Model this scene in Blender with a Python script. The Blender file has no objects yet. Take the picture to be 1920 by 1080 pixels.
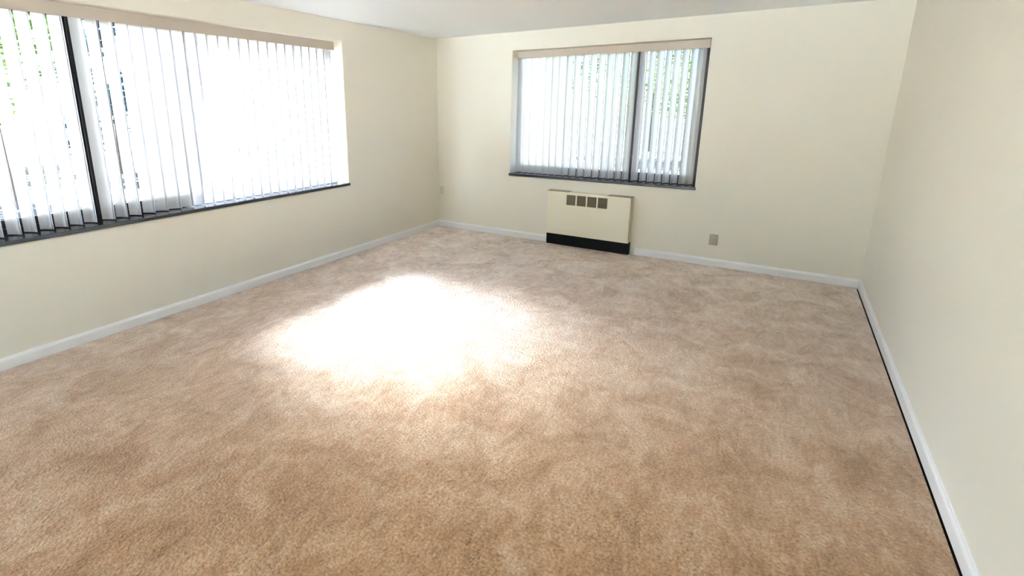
import bpy, bmesh, math, random
from mathutils import Vector, Matrix
random.seed(7)
R = math.radians
scene = bpy.context.scene
COL = scene.collection

# ------------------------------------------------------------------ camera
cam_d = bpy.data.cameras.new('camera')
cam_d.sensor_width = 36.0
cam_d.lens = 942.07 / 1920 * 36
cam_d.shift_x = (960 - 859.92) / 1920
cam_d.shift_y = (435.68 - 540) / 1920
cam_d.clip_start = 0.02
cam = bpy.data.objects.new('camera', cam_d); COL.objects.link(cam)
cam.location = (3.9146, -5.5804, 1.5844)
cam.rotation_euler = (math.pi / 2 - 0.2427, 0, 0.5714)
scene.camera = cam

# ------------------------------------------------------------------ light
SKY = 0.25
SUN = 54.0
EXPOSURE = 2.5
world = bpy.data.worlds.new('sky'); scene.world = world
world.use_nodes = True
wn = world.node_tree; wn.nodes.clear()
sky = wn.nodes.new('ShaderNodeTexSky'); sky.sky_type = 'NISHITA'
sky.sun_disc = False
sky.sun_elevation = R(41); sky.sun_rotation = R(-60)
sky.air_density = 1.0; sky.dust_density = 1.5; sky.ozone_density = 1.0
bg = wn.nodes.new('ShaderNodeBackground'); bg.inputs['Strength'].default_value = SKY
wo = wn.nodes.new('ShaderNodeOutputWorld')
wn.links.new(sky.outputs[0], bg.inputs[0]); wn.links.new(bg.outputs[0], wo.inputs[0])

# sun: steep, from the left beyond the long window, travelling towards the camera side
SUN_DIR = Vector((1.0, -0.14, -1.14)).normalized()
sun_d = bpy.data.lights.new('sun', 'SUN'); sun_d.energy = SUN; sun_d.angle = R(0.55)
sun_d.color = (0.93, 0.97, 1.0)
sun = bpy.data.objects.new('sun', sun_d); COL.objects.link(sun)
sun.rotation_euler = SUN_DIR.to_track_quat('-Z', 'Y').to_euler()
sun.location = (-6, 4, 12)

vs = scene.view_settings
vs.view_transform = 'Standard'; vs.look = 'None'; vs.gamma = 1.0
vs.use_curve_mapping = False; vs.exposure = EXPOSURE
scene.cycles.caustics_reflective = False
scene.cycles.caustics_refractive = True
scene.cycles.max_bounces = 16
scene.cycles.diffuse_bounces = 8
scene.cycles.transmission_bounces = 10
scene.cycles.transparent_max_bounces = 16
scene.cycles.sample_clamp_indirect = 50.0

# portals: only guide the sky sampling through the two window openings
def portal(name, loc, rot, sx, sy):
    d = bpy.data.lights.new(name, 'AREA'); d.shape = 'RECTANGLE'; d.size = sx; d.size_y = sy
    d.cycles.is_portal = True
    o = bpy.data.objects.new(name, d); COL.objects.link(o)
    o.location = loc; o.rotation_euler = rot

# ------------------------------------------------------------------ room numbers (metres)
W, H = 4.642, 2.44                 # room width, ceiling height
YF = -9.4                          # wall behind the camera
T = 0.25                           # wall thickness
SILL, TOP = 0.800, 2.235           # window opening
LY0, LY1 = -5.16, -1.687           # long window on the left wall
BX0, BX1 = 1.083, 3.190            # window on the back wall
portal('portal_left', (-0.27, (LY0 + LY1) / 2, (SILL + TOP) / 2), (0, R(-90), 0), TOP - SILL, LY1 - LY0)
portal('portal_back', ((BX0 + BX1) / 2, 0.27, (SILL + TOP) / 2), (R(-90), 0, 0), BX1 - BX0, TOP - SILL)

portal('portal_fill_door', (2.3, YF - T - 0.02, 1.06), (R(90), 0, 0), 1.8, 2.08)  # sky sampling for the added door behind the camera

# ------------------------------------------------------------------ materials
def new_mat(name):
    m = bpy.data.materials.new(name); m.use_nodes = True
    nt = m.node_tree; nt.nodes.clear()
    out = nt.nodes.new('ShaderNodeOutputMaterial')
    return m, nt, out

def principled(name, color, rough=0.5, spec=0.5, metal=0.0, bump=None, mottle=None, **kw):
    m, nt, out = new_mat(name)
    b = nt.nodes.new('ShaderNodeBsdfPrincipled')
    b.inputs['Base Color'].default_value = (*color, 1)
    b.inputs['Roughness'].default_value = rough
    b.inputs['Specular IOR Level'].default_value = spec
    b.inputs['Metallic'].default_value = metal
    nt.links.new(b.outputs[0], out.inputs[0])
    tc = nt.nodes.new('ShaderNodeTexCoord')
    if mottle:
        scale, amt = mottle
        n = nt.nodes.new('ShaderNodeTexNoise'); n.inputs['Scale'].default_value = scale
        n.inputs['Detail'].default_value = 4
        nt.links.new(tc.outputs['Object'], n.inputs['Vector'])
        r = nt.nodes.new('ShaderNodeMapRange'); r.inputs[3].default_value = 1 - amt; r.inputs[4].default_value = 1 + amt
        nt.links.new(n.outputs[0], r.inputs[0])
        mx = nt.nodes.new('ShaderNodeVectorMath'); mx.operation = 'SCALE'
        mx.inputs[0].default_value = color
        nt.links.new(r.outputs[0], mx.inputs['Scale'])
        nt.links.new(mx.outputs[0], b.inputs['Base Color'])
    if bump:
        scale, strength, dist = bump
        n = nt.nodes.new('ShaderNodeTexNoise'); n.inputs['Scale'].default_value = scale
        n.inputs['Detail'].default_value = 3
        nt.links.new(tc.outputs['Object'], n.inputs['Vector'])
        bp = nt.nodes.new('ShaderNodeBump'); bp.inputs['Strength'].default_value = strength
        bp.inputs['Distance'].default_value = dist
        nt.links.new(n.outputs[0], bp.inputs['Height'])
        nt.links.new(bp.outputs[0], b.inputs['Normal'])
    return m

M = {}
M['wall'] = principled('cream_wall_paint', (0.845, 0.81, 0.715), 0.55, 0.3, bump=(140, 0.08, 0.002))
M['ceiling'] = principled('white_ceiling_paint', (0.87, 0.925, 0.955), 0.8, 0.2, bump=(120, 0.1, 0.002))
M['trim'] = principled('white_gloss_trim', (0.86, 0.86, 0.87), 0.35, 0.5)
M['sill'] = principled('polished_black_stone', (0.030, 0.034, 0.048), 0.14, 1.0, mottle=(60, 0.4))
M['frame'] = principled('dark_bronze_aluminium', (0.010, 0.009, 0.009), 0.4, 0.4, metal=0.0)
M['valance'] = principled('cream_vinyl_valance', (0.58, 0.51, 0.43), 0.5, 0.3)
M['headrail'] = principled('white_enamel_headrail', (0.75, 0.73, 0.70), 0.4, 0.5)
M['cabinet'] = principled('cream_enamel_steel', (0.88, 0.83, 0.67), 0.4, 0.4)
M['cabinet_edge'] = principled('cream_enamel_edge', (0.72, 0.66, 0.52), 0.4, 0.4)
M['lid'] = principled('tan_enamel_lid', (0.34, 0.28, 0.19), 0.5, 0.3)
M['grille'] = principled('olive_brown_grille', (0.20, 0.165, 0.105), 0.6, 0.3)
M['black'] = principled('black_kick_plate', (0.004, 0.004, 0.004), 0.6, 0.2)
M['plate'] = principled('ivory_plastic_plate', (0.50, 0.47, 0.39), 0.4, 0.4)
M['plate_in'] = principled('ivory_plastic_receptacle', (0.60, 0.57, 0.46), 0.4, 0.4)
M['slot'] = principled('dark_slot', (0.03, 0.028, 0.025), 0.7, 0.2)
M['screw'] = principled('steel_screw', (0.35, 0.33, 0.28), 0.35, 0.5, metal=0.8)
M['painted_plate'] = principled('painted_over_plate', (0.74, 0.70, 0.62), 0.5, 0.3)
M['concrete'] = principled('bounce_slab_concrete', (0.72, 0.72, 0.72), 0.9, 0.2, mottle=(1.5, 0.08))  # pale, so the added slab bounces light indoors
M['earth'] = principled('dry_ground', (0.035, 0.034, 0.03), 0.9, 0.2, mottle=(2, 0.25))
M['asphalt'] = principled('grey_asphalt', (0.045, 0.045, 0.047), 0.9, 0.2, mottle=(4, 0.1))
M['mulch'] = principled('light_damping_mulch', (0.030, 0.024, 0.019), 0.9, 0.1, mottle=(25, 0.4), bump=(40, 0.6, 0.03))  # dark ground cover added to damp light bounced onto the slats
M['lawn'] = principled('dry_lawn', (0.035, 0.045, 0.018), 0.9, 0.2, mottle=(3, 0.3))
M['eave'] = principled('eave_paint', (0.70, 0.68, 0.62), 0.7, 0.2)
M['bark'] = principled('bark', (0.10, 0.075, 0.055), 0.9, 0.1, bump=(30, 0.5, 0.02))
M['dark_groove'] = principled('dark_gap_shade', (0.02, 0.016, 0.012), 0.9, 0.1)  # dark colour standing in for shadow in the carpet gap

SLAT_GLOW, SLAT_FWD = 0.002, 0.27
def slat_material():
    m, nt, out = new_mat('white_vinyl_slat')
    # thin milky vinyl: reflects, glows through, and scatters part of the light onwards
    N = nt.nodes.new; L = nt.links.new
    d = N('ShaderNodeBsdfDiffuse'); d.inputs[0].default_value = (0.70, 0.70, 0.72, 1)
    t = N('ShaderNodeBsdfTranslucent'); t.inputs[0].default_value = (0.86, 0.87, 0.89, 1)
    r = N('ShaderNodeBsdfRefraction'); r.inputs['Color'].default_value = (0.92, 0.96, 1.0, 1)
    r.inputs['Roughness'].default_value = 0.68; r.inputs['IOR'].default_value = 1.38
    mx = N('ShaderNodeMixShader'); mx.inputs[0].default_value = SLAT_GLOW
    L(d.outputs[0], mx.inputs[1]); L(t.outputs[0], mx.inputs[2])
    m2 = N('ShaderNodeMixShader'); m2.inputs[0].default_value = SLAT_FWD
    L(mx.outputs[0], m2.inputs[1]); L(r.outputs[0], m2.inputs[2])
    L(m2.outputs[0], out.inputs[0])
    return m
M['slat'] = slat_material()
M['seam_shade'] = principled('painted_seam_shade', (0.58, 0.58, 0.66), 0.45, 0.3)  # opaque darker strip painted for the shade of overlapping slats

def glass_material():
    m, nt, out = new_mat('window_glass')
    t = nt.nodes.new('ShaderNodeBsdfTransparent'); t.inputs[0].default_value = (0.93, 0.96, 0.97, 1)
    g = nt.nodes.new('ShaderNodeBsdfGlossy'); g.inputs['Roughness'].default_value = 0.0
    # Schlick reflectance, the same on both faces of the thin pane
    lw = nt.nodes.new('ShaderNodeLayerWeight'); lw.inputs[0].default_value = 0.5
    pw = nt.nodes.new('ShaderNodeMath'); pw.operation = 'POWER'; pw.inputs[1].default_value = 5.0
    nt.links.new(lw.outputs['Facing'], pw.inputs[0])
    f = nt.nodes.new('ShaderNodeMath'); f.operation = 'MULTIPLY_ADD'
    f.inputs[1].default_value = 0.96; f.inputs[2].default_value = 0.04
    nt.links.new(pw.outputs[0], f.inputs[0])
    mx = nt.nodes.new('ShaderNodeMixShader')
    nt.links.new(f.outputs[0], mx.inputs[0])
    nt.links.new(t.outputs[0], mx.inputs[1]); nt.links.new(g.outputs[0], mx.inputs[2])
    nt.links.new(mx.outputs[0], out.inputs[0])
    return m
M['glass'] = glass_material()

def leaf_material(name, col):
    m, nt, out = new_mat(name)
    d = nt.nodes.new('ShaderNodeBsdfDiffuse')
    t = nt.nodes.new('ShaderNodeBsdfTranslucent')
    n = nt.nodes.new('ShaderNodeTexNoise'); n.inputs['Scale'].default_value = 2.5
    tc = nt.nodes.new('ShaderNodeTexCoord'); nt.links.new(tc.outputs['Object'], n.inputs['Vector'])
    cr = nt.nodes.new('ShaderNodeValToRGB')
    cr.color_ramp.elements[0].position = 0.35; cr.color_ramp.elements[1].position = 0.65
    cr.color_ramp.elements[0].color = (*[c * 0.6 for c in col], 1)
    cr.color_ramp.elements[1].color = (*[min(1, c * 1.5) for c in col], 1)
    nt.links.new(n.outputs[0], cr.inputs[0])
    nt.links.new(cr.outputs[0], d.inputs[0]); nt.links.new(cr.outputs[0], t.inputs[0])
    mx = nt.nodes.new('ShaderNodeMixShader'); mx.inputs[0].default_value = 0.35
    nt.links.new(d.outputs[0], mx.inputs[1]); nt.links.new(t.outputs[0], mx.inputs[2])
    nt.links.new(mx.outputs[0], out.inputs[0])
    return m
M['leaf_green'] = leaf_material('green_leaves', (0.10, 0.17, 0.045))
M['leaf_blue'] = leaf_material('blue_green_needles', (0.035, 0.085, 0.11))

def carpet_material():
    m, nt, out = new_mat('tan_cut_pile_carpet')
    N = nt.nodes.new; L = nt.links.new
    tc = N('ShaderNodeTexCoord')
    b = N('ShaderNodeBsdfPrincipled')
    b.inputs['Roughness'].default_value = 0.9
    b.inputs['Specular IOR Level'].default_value = 0.15
    b.inputs['Sheen Weight'].default_value = 0.25
    b.inputs['Sheen Roughness'].default_value = 0.35
    b.inputs['Sheen Tint'].default_value = (1.0, 0.95, 0.90, 1)
    # large patches where the nap lies differently
    big = N('ShaderNodeTexNoise'); big.inputs['Scale'].default_value = 3.2
    big.inputs['Detail'].default_value = 6; big.inputs['Roughness'].default_value = 0.68
    big.inputs['Distortion'].default_value = 0.8
    L(tc.outputs['Object'], big.inputs['Vector'])
    # footprints / vacuum strokes: stretched, warped noise
    mp = N('ShaderNodeMapping'); mp.inputs['Scale'].default_value = (11, 5.0, 1); mp.inputs['Rotation'].default_value = (0, 0, R(35))
    L(tc.outputs['Object'], mp.inputs['Vector'])
    st = N('ShaderNodeTexNoise'); st.inputs['Scale'].default_value = 1.0; st.inputs['Detail'].default_value = 4
    st.inputs['Roughness'].default_value = 0.6; st.inputs['Distortion'].default_value = 2.2
    L(mp.outputs[0], st.inputs['Vector'])
    add = N('ShaderNodeMath'); add.operation = 'MULTIPLY_ADD'; add.inputs[1].default_value = 0.6
    L(st.outputs[0], add.inputs[0]); L(big.outputs[0], add.inputs[2])
    cr = N('ShaderNodeValToRGB')
    e = cr.color_ramp.elements
    e[0].position = 0.58; e[0].color = (0.36, 0.198, 0.092, 1)
    e[1].position = 1.02; e[1].color = (0.61, 0.405, 0.245, 1)
    k = e.new(0.80); k.color = (0.49, 0.287, 0.147, 1)
    L(add.outputs[0], cr.inputs[0])
    # individual tufts
    tuft = N('ShaderNodeTexNoise'); tuft.inputs['Scale'].default_value = 85; tuft.inputs['Detail'].default_value = 4
    tuft.inputs['Roughness'].default_value = 0.65
    L(tc.outputs['Object'], tuft.inputs['Vector'])
    vor = N('ShaderNodeTexVoronoi'); vor.inputs['Scale'].default_value = 75
    L(tc.outputs['Object'], vor.inputs['Vector'])
    mr = N('ShaderNodeMapRange'); mr.inputs[1].default_value = 0.3; mr.inputs[2].default_value = 0.7
    mr.inputs[3].default_value = 0.58; mr.inputs[4].default_value = 1.38
    L(tuft.outputs[0], mr.inputs[0])
    mul = N('ShaderNodeVectorMath'); mul.operation = 'SCALE'
    L(cr.outputs[0], mul.inputs[0]); L(mr.outputs[0], mul.inputs['Scale'])
    L(mul.outputs[0], b.inputs['Base Color'])
    inv = N('ShaderNodeMath'); inv.operation = 'SUBTRACT'; inv.inputs[0].default_value = 1.0
    L(vor.outputs['Distance'], inv.inputs[1])
    hs = N('ShaderNodeMath'); hs.operation = 'MULTIPLY_ADD'; hs.inputs[1].default_value = 1.2
    L(tuft.outputs[0], hs.inputs[0]); L(inv.outputs[0], hs.inputs[2])
    bp = N('ShaderNodeBump'); bp.inputs['Strength'].default_value = 0.9; bp.inputs['Distance'].default_value = 0.010
    L(hs.outputs[0], bp.inputs['Height'])
    bp2 = N('ShaderNodeBump'); bp2.inputs['Strength'].default_value = 0.35; bp2.inputs['Distance'].default_value = 0.03
    L(add.outputs[0], bp2.inputs['Height']); L(bp2.outputs[0], bp.inputs['Normal'])
    L(bp.outputs[0], b.inputs['Normal'])
    # brushed fibre tips catch the light at a flat angle, more than a matt base does
    gl = N('ShaderNodeBsdfGlossy'); gl.inputs['Roughness'].default_value = 0.70
    gl.inputs['Color'].default_value = (1.0, 0.97, 0.97, 1)
    L(bp.outputs[0], gl.inputs['Normal'])
    lw = N('ShaderNodeLayerWeight'); lw.inputs[0].default_value = 0.5
    pw = N('ShaderNodeMath'); pw.operation = 'POWER'; pw.inputs[1].default_value = 4.0
    L(lw.outputs['Facing'], pw.inputs[0])
    sc = N('ShaderNodeMath'); sc.operation = 'MULTIPLY'; sc.inputs[1].default_value = 1.75; sc.use_clamp = True
    L(pw.outputs[0], sc.inputs[0])
    nap = N('ShaderNodeMapRange'); nap.inputs[1].default_value = 0.6; nap.inputs[2].default_value = 1.0
    nap.inputs[3].default_value = 0.6; nap.inputs[4].default_value = 1.4
    L(add.outputs[0], nap.inputs[0])
    sn = N('ShaderNodeMath'); sn.operation = 'MULTIPLY'; sn.use_clamp = True
    L(sc.outputs[0], sn.inputs[0]); L(nap.outputs[0], sn.inputs[1])
    mix = N('ShaderNodeMixShader')
    L(sn.outputs[0], mix.inputs[0]); L(b.outputs[0], mix.inputs[1]); L(gl.outputs[0], mix.inputs[2])
    L(mix.outputs[0], out.inputs[0])
    return m
M['carpet'] = carpet_material()

# ------------------------------------------------------------------ helpers
def bm_box(bm, x0, x1, y0, y1, z0, z1):
    c = [bm.verts.new((x, y, z)) for x in (x0, x1) for y in (y0, y1) for z in (z0, z1)]
    for f in ((0, 1, 3, 2), (4, 6, 7, 5), (0, 4, 5, 1), (2, 3, 7, 6), (0, 2, 6, 4), (1, 5, 7, 3)):
        bm.faces.new([c[i] for i in f])
    return c

def link(name, bm, mat, parent=None, bevel=0.0, seg=2, smooth=False):
    bmesh.ops.recalc_face_normals(bm, faces=bm.faces)
    if bevel:
        bmesh.ops.bevel(bm, geom=list(bm.edges), offset=bevel, segments=seg, affect='EDGES', profile=0.5, clamp_overlap=True)
    me = bpy.data.meshes.new(name); bm.to_mesh(me); bm.free()
    for mm in (mat if isinstance(mat, (list, tuple)) else [mat]):
        me.materials.append(M[mm])
    if smooth:
        for p in me.polygons: p.use_smooth = True
    o = bpy.data.objects.new(name, me); COL.objects.link(o)
    if parent: o.parent = parent
    return o

def box(name, dims, mat, parent=None, bevel=0.0, seg=2):
    bm = bmesh.new(); bm_box(bm, *dims)
    return link(name, bm, mat, parent, bevel, seg)

def empty(name, loc=(0, 0, 0)):
    o = bpy.data.objects.new(name, None); COL.objects.link(o); o.location = loc
    o.empty_display_size = 0.1
    return o

def tag(o, label=None, cat=None, group=None, kind=None):
    if label: o['label'] = label
    if cat: o['category'] = cat
    if group: o['group'] = group
    if kind: o['kind'] = kind
    return o

def structure(o, label, cat):
    return tag(o, label, cat, kind='structure')

# local frame placement: child coordinates are world coordinates minus the parent's location
def at(parent, dims):
    l = parent.location
    return (dims[0] - l.x, dims[1] - l.x, dims[2] - l.y, dims[3] - l.y, dims[4] - l.z, dims[5] - l.z)

# ------------------------------------------------------------------ room shell
def wall_with_hole(name, fn, u0, u1, v0, v1, hu0, hu1, hv0, hv1, t, round_edges=0.006):
    """fn(u, v, d) -> world point; d = 0 room face, d = t outer face"""
    bm = bmesh.new()
    def ring(a0, a1, b0, b1, d):
        return [bm.verts.new(fn(a, b, d)) for a, b in ((a0, b0), (a1, b0), (a1, b1), (a0, b1))]
    of, hf = ring(u0, u1, v0, v1, 0), ring(hu0, hu1, hv0, hv1, 0)
    ob, hb = ring(u0, u1, v0, v1, t), ring(hu0, hu1, hv0, hv1, t)
    for i in range(4):
        j = (i + 1) % 4
        bm.faces.new((of[i], of[j], hf[j], hf[i]))
        bm.faces.new((ob[i], hb[i], hb[j], ob[j]))
        bm.faces.new((hf[i], hf[j], hb[j], hb[i]))
        bm.faces.new((of[i], ob[i], ob[j], of[j]))
    bm.edges.ensure_lookup_table()
    es = [e for e in bm.edges if set(e.verts) <= set(hf)]
    bmesh.ops.recalc_face_normals(bm, faces=bm.faces)
    bmesh.ops.bevel(bm, geom=es, offset=round_edges, segments=3, affect='EDGES', profile=0.5)
    return link(name, bm, 'wall')

wl = wall_with_hole('wall_left', lambda u, v, d: (-d, u, v), YF - T, T, -0.1, H, LY0, LY1, SILL - 0.03, TOP, T, 0.012)
structure(wl, 'cream painted wall holding the long window on the left', 'wall')
wb = wall_with_hole('wall_back', lambda u, v, d: (u, d, v), 0.0, W, -0.1, H, BX0, BX1, SILL - 0.03, TOP, T, 0.006)
structure(wb, 'cream painted far wall holding the smaller window above the heater', 'wall')
wr = box('wall_right', (W, W + T, YF - T, T, -0.1, H), 'wall')
structure(wr, 'plain cream painted wall on the right without any opening', 'wall')
DX0, DX1, DZ = 1.40, 3.20, 2.10      # unseen opening added behind the viewer for fill daylight
wf = wall_with_hole('wall_front', lambda u, v, d: (u, YF - d, v), 0.0, W, -0.1, H, DX0, DX1, 0.02, DZ, T, 0.004)
structure(wf, 'cream wall behind the viewer with an added glass door for fill light', 'wall')
ce = box('ceiling', (-T, W + T, YF - T, T, H, H + 0.15), 'ceiling')
structure(ce, 'smooth flat white ceiling', 'ceiling')

# floor: wall-to-wall carpet with a narrow gap along the right baseboard, its shadow coloured in
bm = bmesh.new()
g = 0.009
xr = W - 0.013 - g
bm_box(bm, -0.0, xr, YF, 0, -0.012, 0)
nf = len(bm.faces)
bm_box(bm, 0, W, YF, 0, -0.10, -0.013)
bm.faces.ensure_lookup_table()
for f in bm.faces[nf:]: f.material_index = 1
fl = link('floor', bm, ['carpet', 'dark_groove'])
structure(fl, 'tan cut-pile wall-to-wall carpet with lighter nap patches', 'carpet')

# baseboards (profiled: rounded top)
def baseboard(name, fn, length_pts, label):
    prof = [(0, 0.001), (0.013, 0.001), (0.013, 0.058), (0.011, 0.066), (0.007, 0.072), (0.005, 0.079), (0, 0.080)]
    bm = bmesh.new()
    ends = []
    for s in length_pts:
        ends.append([bm.verts.new(fn(s, d, z)) for d, z in prof])
    n = len(prof)
    for i in range(n):
        j = (i + 1) % n
        bm.faces.new((ends[0][i], ends[0][j], ends[1][j], ends[1][i]))
    bm.faces.new(ends[0]); bm.faces.new(list(reversed(ends[1])))
    o = link(name, bm, 'trim')
    structure(o, label, 'baseboard')
    return o
HX0, HX1 = 1.632, 2.600      # heater extents
baseboard('baseboard_left', lambda s, d, z: (d, s, z), (YF, -0.0), 'white baseboard under the long left window')
baseboard('baseboard_back', lambda s, d, z: (s, -d, z), (0.013, HX0 - 0.008), 'white baseboard from the far corner to the heater')
baseboard('baseboard_back', lambda s, d, z: (s, -d, z), (HX1 + 0.055, W - 0.013), 'white baseboard between the heater and the right wall')
baseboard('baseboard_right', lambda s, d, z: (W - d, s, z), (YF, -0.0), 'white baseboard along the plain right wall')

# ------------------------------------------------------------------ windows
def window(name, label, fn, u0, u1, mull, r0, r1, root_loc):
    """fn(u0,u1,d0,d1,z0,z1) -> box dims; d is depth behind the room face of the wall"""
    root = empty(name, root_loc)
    structure(root, label, 'window')
    def part(pn, a, b, d0, d1, z0, z1, mat='frame', bevel=0.003, parent=root):
        return box(pn, at(root, fn(a, b, d0, d1, z0, z1)), mat, parent, bevel, 1)
    zs, zt = SILL + 0.0, TOP
    # polished stone sill with a nose a little proud of the wall
    part('window_sill', u0 - 0.012, u1 + 0.012, -0.018, 0.004, SILL - 0.028, SILL, 'sill', 0.004)
    part('window_sill', u0 + 0.001, u1 - 0.001, 0.003, 0.175, SILL - 0.028, SILL, 'sill', 0.0)
    fw = 0.045
    part('bottom_rail', u0, u1, 0.170, 0.225, SILL - 0.028, SILL + 0.040)
    part('top_rail', u0, u1, 0.170, 0.225, zt - fw, zt)
    part('side_rail', u0, u0 + r0, 0.170, 0.225, SILL + 0.04, zt - fw)
    part('side_rail', u1 - r1, u1, 0.170, 0.225, SILL + 0.04, zt - fw)
    part('mullion', mull - 0.024, mull + 0.024, 0.168, 0.227, SILL + 0.04, zt - fw)
    # two sashes with their glass
    for a, b, d in ((u0 + r0, mull - 0.024, 0.190), (mull + 0.024, u1 - r1, 0.190)):
        s = 0.028
        lo, hi = SILL + 0.04, zt - fw
        sash = part('sash', a, b, d, d + 0.022, lo, lo + 0.052)
        part('sash_stile', a, a + s, d, d + 0.022, lo + 0.052, hi - s)
        part('sash_stile', b - s, b, d, d + 0.022, lo + 0.052, hi - s)
        part('sash_rail', a, b, d, d + 0.022, hi - s, hi)
        part('pane', a + s, b - s, d + 0.009, d + 0.0095, lo + 0.052, hi - s, 'glass', 0.0)
    return root

MULL_L, MULL_B = -3.983, 2.512
window('window_1', 'long dark-framed window with black stone sill in the left wall',
       lambda a, b, d0, d1, z0, z1: (-d1, -d0, a, b, z0, z1), LY0, LY1, MULL_L, 0.045, 0.020, (-0.1, (LY0 + LY1) / 2, SILL))
window('window_2', 'smaller dark-framed window with black stone sill above the heater',
       lambda a, b, d0, d1, z0, z1: (a, b, d0, d1, z0, z1), BX0, BX1, MULL_B, 0.020, 0.045, ((BX0 + BX1) / 2, 0.1, SILL))

dr = empty('fill_door_1', ((DX0 + DX1) / 2, YF - 0.12, 0.02)); structure(dr, 'dark-framed glass door added behind the viewer for fill light', 'door')  # unseen door added to bring fill daylight into the room
dw = (DX1 - DX0) / 2
for a, b, z0, z1 in ((-dw, dw, 0, 0.06), (-dw, dw, DZ - 0.07, DZ - 0.02), (-dw, -dw + 0.05, 0.06, DZ - 0.07), (dw - 0.05, dw, 0.06, DZ - 0.07), (-0.04, 0.04, 0.06, DZ - 0.07)):
    box('fill_door_rail', (a, b, -0.03, 0.03, z0, z1), 'frame', dr, 0.003, 1)
for a, b in ((-dw + 0.05, -0.04), (0.04, dw - 0.05)):
    box('pane', (a, b, -0.001, 0.001, 0.06, DZ - 0.07), 'glass', dr)

# ------------------------------------------------------------------ vertical blinds
SL_W, SL_Z0, SL_Z1 = 0.098, 0.8065, 2.180
def slat_mesh(edge):
    ts = [i / 8 - 0.5 for i in range(8)] + [0.5 - edge, 0.5]
    n, h = len(ts) - 1, 3
    bm = bmesh.new()
    rows = []
    for k in range(h + 1):
        z = SL_Z0 + (SL_Z1 - SL_Z0) * k / h - SILL
        row = []
        for i in range(n + 1):
            t = ts[i]
            row.append(bm.verts.new((SL_W * t, 0.0085 * (1 - (2 * t) ** 2) - 0.004, z)))
        rows.append(row)
    for k in range(h):
        for i in range(n):
            bm.faces.new((rows[k][i], rows[k + 1][i], rows[k + 1][i + 1], rows[k][i + 1]))
    me = bpy.data.meshes.new('slat'); bm.to_mesh(me); bm.free()
    for p in me.polygons:
        p.use_smooth = True
        p.material_index = 1 if p.index % n == n - 1 else 0      # strip coloured as the shade where slats overlap
    me.materials.append(M['slat']); me.materials.append(M['seam_shade'])
    return me
SLAT_WIDE_EDGE, SLAT_THIN_EDGE = slat_mesh(0.13), slat_mesh(0.085)

def blind(name, label, root_loc, rot, length0, length1, val0, val1, slats, depth, slat_me):
    """local frame: +x runs along the wall to the viewer's right, +y goes out through the window"""
    root = empty(name, root_loc); root.rotation_euler = (0, 0, rot)
    tag(root, label, 'blind', 'vertical blinds')
    z = lambda v: v - SILL
    # valance: face board with returns at its ends and a dust cover, open below
    bm = bmesh.new()
    bm_box(bm, val0, val1, 0.020, 0.0245, z(2.146), z(2.226))
    face = link('valance', bm, 'valance', root, 0.001, 1)
    for e in (val0, val1 - 0.0045):
        box('valance_return', (e, e + 0.0045, 0.0246, 0.115, z(2.146), z(2.226)), 'valance', root, 0.001, 1)
    box('headrail', (length0, length1, depth - 0.022, depth + 0.022, z(2.186), z(2.228)), 'headrail', root, 0.003, 2)
    for (s, ang) in slats:
        o = bpy.data.objects.new('slat', slat_me); COL.objects.link(o); o.parent = root
        o.location = (s, depth, 0); o.rotation_euler = (0, 0, ang)
        st = bpy.data.objects.new('hanger_stem', STEM); COL.objects.link(st); st.parent = root
        st.location = (s, depth, z(2.1805))
    return root

def stem_mesh():
    bm = bmesh.new(); bm_box(bm, -0.004, 0.004, -0.0015, 0.0015, -0.012, 0.008)
    me = bpy.data.meshes.new('hanger_stem'); bm.to_mesh(me); bm.free()
    me.materials.append(M['headrail'])
    return me
STEM = stem_mesh()

# left blind: local +x = world +y, local +y = world -x
YC = (LY0 + LY1) / 2
left_edges = [4.105, 3.992, 3.899, 3.808, 3.712] + [3.628 - 0.0952 * k for k in range(19)] + [1.835]
pre = [4.105 + 0.0845 * k for k in range(1, 13)]
A0 = R(-60)
ls = []
for k, y in enumerate(sorted(pre + left_edges, reverse=True)):
    jit = random.uniform(-4, 4)
    a = A0 + R(jit)
    if y <= 3.65: a = R(-20 - max(0, (y - 3.40) * 120) + jit * 0.25)      # closed beyond this point
    if 3.65 < y < 4.05: a = R(-61 + jit)        # the slats just right of the mullion stand more open
    half = SL_W / 2 * math.cos(a)
    ls.append((-(y - half) - YC, a))
blind('vertical_blind', 'wide white vertical blind covering the long left window',
      (0, YC, SILL), R(90), LY0 - YC + 0.02, -1.77 - YC, LY0 - YC + 0.015, -1.772 - YC, ls, 0.112, SLAT_WIDE_EDGE)

XC = (BX0 + BX1) / 2
bcent = [1.150, 1.236, 1.320, 1.412, 1.506, 1.584, 1.664, 1.749, 1.840, 1.933, 2.023, 2.115, 2.203, 2.285, 2.370, 2.453,
         2.552, 2.641, 2.722, 2.800, 2.879, 2.960, 3.042, 3.112]
bs = []
for k, x in enumerate(bcent):
    a = R((-44 if x < 1.72 else -56) + random.uniform(-4, 4))
    bs.append((x - XC, -a))
blind('vertical_blind', 'white vertical blind on the smaller window above the heater',
      (XC, 0, SILL), 0.0, 1.14 - XC, 3.18 - XC, 1.132 - XC, 3.182 - XC, bs, 0.112, SLAT_THIN_EDGE)

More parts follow.
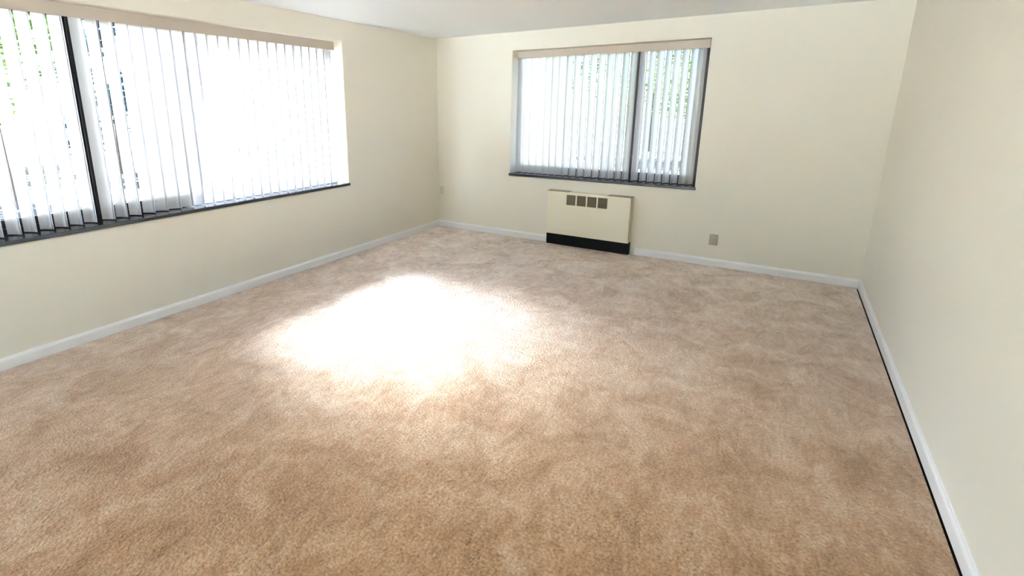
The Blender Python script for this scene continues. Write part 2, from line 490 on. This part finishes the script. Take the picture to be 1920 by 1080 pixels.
# ------------------------------------------------------------------ heater (convector) under the back window
hroot = empty('wall_heater', ((HX0 + HX1) / 2, -0.05, 0))
tag(hroot, 'cream metal wall heater with four grille openings and black kick plate', 'heater')
hx = hroot.location.x
hw = (HX1 - HX0) / 2
def hp(name, x0, x1, d0, d1, z0, z1, mat, bevel=0.0, parent=hroot):
    # d: distance in front of the wall
    return box(name, (x0, x1, -d1 + 0.05, -d0 + 0.05, z0, z1), mat, parent, bevel, 2)
HZ0, HZ1, HD = 0.142, 0.648, 0.105
# body shell behind the front panel
hp('side_panel', -hw, -hw + 0.004, 0.001, HD - 0.012, HZ0, HZ1 - 0.006, 'cabinet_edge')
hp('side_panel', hw - 0.004, hw, 0.001, HD - 0.012, HZ0, HZ1 - 0.006, 'cabinet_edge')
hp('back_panel', -hw + 0.004, hw - 0.004, 0.001, 0.004, HZ0, HZ1 - 0.006, 'cabinet_edge')
hp('bottom_panel', -hw + 0.004, hw - 0.004, 0.004, HD - 0.012, HZ0, HZ0 + 0.004, 'cabinet_edge')
# top: middle section plus the two darker access lids at its ends
hp('top_panel', -hw + 0.262, hw - 0.262, 0.001, HD - 0.004, HZ1 - 0.006, HZ1 - 0.002, 'cabinet_edge')
hp('access_lid', -hw, -hw + 0.260, 0.001, HD - 0.004, HZ1 - 0.006, HZ1 + 0.001, 'lid', 0.001)
hp('access_lid', hw - 0.260, hw, 0.001, HD - 0.004, HZ1 - 0.006, HZ1 + 0.001, 'lid', 0.001)
# front panel with four openings
vx = [1.872 - hx, 2.343 - hx]
vz0, vz1 = 0.497, 0.616
gap = 0.014
cw = (vx[1] - vx[0] - 3 * gap) / 4
cells = [(vx[0] + i * (cw + gap), vx[0] + i * (cw + gap) + cw) for i in range(4)]
bm = bmesh.new()
xs = [-hw + 0.006] + [c for ab in cells for c in ab] + [hw - 0.006]
zs_ = [HZ0 + 0.002, vz0, vz1, HZ1 - 0.004]
yf, yb = -(HD) + 0.05, -(HD - 0.010) + 0.05
grid = {}
for yy in (yf, yb):
    for i, x in enumerate(xs):
        for j, z in enumerate(zs_):
            grid[(yy, i, j)] = bm.verts.new((x, yy, z))
hole = lambda i, j: j == 1 and i in (1, 3, 5, 7)
nx, nz = len(xs) - 1, len(zs_) - 1
for i in range(nx):
    for j in range(nz):
        if hole(i, j):
            for a, b in (((i, j), (i + 1, j)), ((i + 1, j), (i + 1, j + 1)), ((i + 1, j + 1), (i, j + 1)), ((i, j + 1), (i, j))):
                bm.faces.new((grid[(yf, *a)], grid[(yf, *b)], grid[(yb, *b)], grid[(yb, *a)]))
            continue
        bm.faces.new([grid[(yf, *c)] for c in ((i, j), (i + 1, j), (i + 1, j + 1), (i, j + 1))])
        bm.faces.new([grid[(yb, *c)] for c in ((i, j), (i, j + 1), (i + 1, j + 1), (i + 1, j))])
for i in range(nx):
    for j in (0, nz):
        bm.faces.new((grid[(yf, i, j)], grid[(yf, i + 1, j)], grid[(yb, i + 1, j)], grid[(yb, i, j)]))
for j in range(nz):
    for i in (0, nx):
        bm.faces.new((grid[(yf, i, j)], grid[(yf, i, j + 1)], grid[(yb, i, j + 1)], grid[(yb, i, j)]))
panel = link('front_panel', bm, 'cabinet', hroot)
for a, b in cells:
    gr = hp('grille', a - 0.003, b + 0.003, HD - 0.019, HD - 0.0105, vz0 - 0.003, vz1 + 0.003, 'grille')
    n = 9
    for k in range(n):
        z = vz0 + (k + 0.5) * (vz1 - vz0) / n
        bm = bmesh.new()
        bm_box(bm, a + 0.002, b - 0.002, -(HD - 0.002) + 0.05, -(HD - 0.0105) + 0.05, z - 0.0022, z + 0.0022)
        link('louvre', bm, 'grille', gr)
# a bright folded lip along the lower edge of the panel and the seam at its right side
hp('lower_lip', -hw + 0.004, hw - 0.004, HD - 0.0095, HD + 0.003, HZ0 - 0.002, HZ0 + 0.010, 'cabinet', 0.002)
hp('kick_plate', -hw - 0.004, hw + 0.001, 0.001, 0.066, 0.002, HZ0 - 0.003, 'black', 0.002)

# ------------------------------------------------------------------ outlet plates
def outlet(name, label, x, z, w, h, mats, duplex=True):
    root = empty(name, (x, 0, z)); tag(root, label, 'outlet')
    box('cover_plate', (-w / 2, w / 2, -0.006, -0.0005, -h / 2, h / 2), mats[0], root, 0.0025, 2)
    for s in (1, -1):
        bm = bmesh.new()
        cz, r = s * h * 0.235, h * 0.175
        pts = []
        for i in range(20):
            t = 2 * math.pi * i / 20
            pts.append((r * 1.02 * math.cos(t), cz + max(-r * 0.82, min(r * 0.82, r * math.sin(t)))))
        lo = [bm.verts.new((px, -0.0055, pz)) for px, pz in pts]
        hi = [bm.verts.new((px, -0.0085, pz)) for px, pz in pts]
        bm.faces.new(hi); bm.faces.new(list(reversed(lo)))
        for i in range(20):
            j = (i + 1) % 20
            bm.faces.new((lo[i], lo[j], hi[j], hi[i]))
        rec = link('receptacle', bm, mats[1], root)
        for sx, hh in ((-0.32, 0.26), (0.32, 0.20)):
            box('slot', (sx * r - 0.0013, sx * r + 0.0013, -0.0088, -0.0080, cz - r * hh + 0.002, cz + r * hh + 0.002), 'slot', rec)
        bm = bmesh.new()
        bmesh.ops.create_cone(bm, cap_ends=True, segments=10, radius1=0.0022, radius2=0.0022, depth=0.001,
                              matrix=Matrix.Translation((0, -0.0084, cz - r * 0.5)) @ Matrix.Rotation(R(90), 4, 'X'))
        link('slot', bm, 'slot', rec)
    bm = bmesh.new()
    bmesh.ops.create_cone(bm, cap_ends=True, segments=12, radius1=0.0035, radius2=0.0028, depth=0.0016,
                          matrix=Matrix.Translation((0, -0.0066, 0)) @ Matrix.Rotation(R(90), 4, 'X'))
    link('screw', bm, 'screw', root)
    return root
outlet('wall_outlet', 'ivory duplex wall outlet right of the heater', 3.4205, 0.279, 0.082, 0.112, ('plate', 'plate_in'))
outlet('wall_outlet', 'faint painted-over wall outlet in the far corner', 0.062, 0.500, 0.075, 0.115, ('painted_plate', 'painted_plate'))

# ------------------------------------------------------------------ outside
gr = box('ground', (-60, 60, -60, 60, -0.75, -0.60), 'earth')
structure(gr, 'dry grey-brown ground around the building', 'ground')
mu = box('light_damping_bed', (-7.0, -0.251, -14, 0.20, -0.599, -0.55), 'mulch')  # both beds added to keep ground bounce off the blinds
structure(mu, 'dark mulch added under the long window to cut bounced light', 'mulch bed')
mu = box('light_damping_bed', (-6.9, 12, 0.251, 7.0, -0.599, -0.55), 'mulch')
structure(mu, 'dark mulch added under the smaller window to cut bounced light', 'mulch bed')
pt = box('bounce_slab', (-8, 13, -22.0, YF - T - 0.01, -0.599, -0.08), 'concrete')  # added outside the rear door to throw sunlight inwards
structure(pt, 'unseen concrete slab added to bounce light through the rear door', 'bounce_slab')
dv = box('driveway', (-12.0, -7.0, -40, 8, -0.599, -0.57), 'asphalt')
structure(dv, 'grey asphalt driveway beyond the long window', 'driveway')
pa = box('path', (-6.9, 40, 7.0, 10.5, -0.599, -0.57), 'asphalt')
structure(pa, 'grey asphalt path beyond the smaller window', 'path')
bm = bmesh.new(); bm_box(bm, -0.28, W + 0.6, YF - 0.6, 1.25, 2.60, 2.80)  # far overhang stretched to keep sun off the smaller window
ro = link('roof', bm, 'eave'); structure(ro, 'flat roof slab, far overhang lengthened to shade the smaller window', 'roof')

ba = box('shade_slab', (-2.90, -0.281, YF - 0.6, -3.15, 2.56, 2.74), 'eave')  # unseen slab added to hold sun off the near slats
structure(ba, 'unseen slab added to shade the near end of the long window', 'shade_slab')

def tree(label, x, y, h, rad, leaf, cone=False, n=1500, seed=0, lsize=0.16):
    rnd = random.Random(seed)
    root = empty('conifer_tree' if cone else 'leafy_tree', (x, y, -0.58)); tag(root, label, 'tree', 'trees outside the windows')
    bm = bmesh.new()
    prev = None
    for k in range(6):
        t = k / 5
        r = 0.16 * (1 - 0.75 * t) * h / 6
        ring = [bm.verts.new((r * math.cos(a * math.pi / 4) + 0.06 * math.sin(3 * t), r * math.sin(a * math.pi / 4), t * h * 0.85)) for a in range(8)]
        if prev:
            for i in range(8): bm.faces.new((prev[i], prev[(i + 1) % 8], ring[(i + 1) % 8], ring[i]))
        prev = ring
    link('trunk', bm, 'bark', root, smooth=True)
    bm = bmesh.new()
    clumps = []
    for _ in range(26):
        if cone:
            t = rnd.random(); zz = h * (0.08 + 0.9 * t); rr = rad * (1 - t) * 0.8
            a = rnd.uniform(0, 6.283); clumps.append((rr * math.cos(a), rr * math.sin(a), zz, rad * 0.28 * (1.15 - t)))
        else:
            a = rnd.uniform(0, 6.283); rr = rad * math.sqrt(rnd.random()) * 0.75; t = rnd.random()
            clumps.append((rr * math.cos(a), rr * math.sin(a), h * (0.30 + 0.62 * t), rad * rnd.uniform(0.25, 0.42)))
    for i in range(n):
        cx, cy, cz, cr = clumps[i % len(clumps)]
        d = Vector((rnd.gauss(0, 1), rnd.gauss(0, 1), rnd.gauss(0, 0.8)))
        d = d.normalized() * cr * rnd.uniform(0.6, 1.05)
        c = Vector((cx, cy, cz)) + d
        s = lsize * rnd.uniform(0.6, 1.3)
        q = Matrix.Rotation(rnd.uniform(0, 6.28), 3, 'Z') @ Matrix.Rotation(rnd.uniform(-1.2, 1.2), 3, 'X')
        v = [bm.verts.new(c + q @ Vector(p)) for p in ((-s, 0, 0), (0, -s * 0.4, 0.02), (s, 0, 0), (0, s * 0.4, 0.03))]
        bm.faces.new((v[0], v[1], v[3])); bm.faces.new((v[1], v[2], v[3]))
    f = link('foliage', bm, leaf, root); f['kind'] = 'stuff'
    return root

tree('blue-green conifer seen just right of the long window mullion', -15.0, 2.8, 9.0, 2.2, 'leaf_blue', True, 3000, 1, 0.22)
tree('blue-green conifer farthest right beyond the long window', -20.0, 7.2, 9.0, 2.6, 'leaf_blue', True, 3000, 2, 0.22)
tree('round leafy tree seen left of the long window mullion', -12.1, -1.3, 7.0, 2.2, 'leaf_green', False, 3200, 3, 0.15)
tree('distant leafy tree behind the round one beyond the long window', -22.5, 1.0, 9.0, 2.8, 'leaf_green', False, 2600, 4, 0.17)
tree('leafy tree behind the right part of the smaller window', 0.8, 15.5, 8.0, 2.5, 'leaf_green', False, 3200, 5, 0.15)
tree('leafy tree behind the left part of the smaller window', -5.0, 16.5, 7.5, 2.5, 'leaf_green', False, 3000, 6, 0.15)
tree('distant leafy tree between the two nearer ones behind the smaller window', -2.0, 21.8, 8.5, 2.5, 'leaf_green', False, 2600, 8, 0.15)
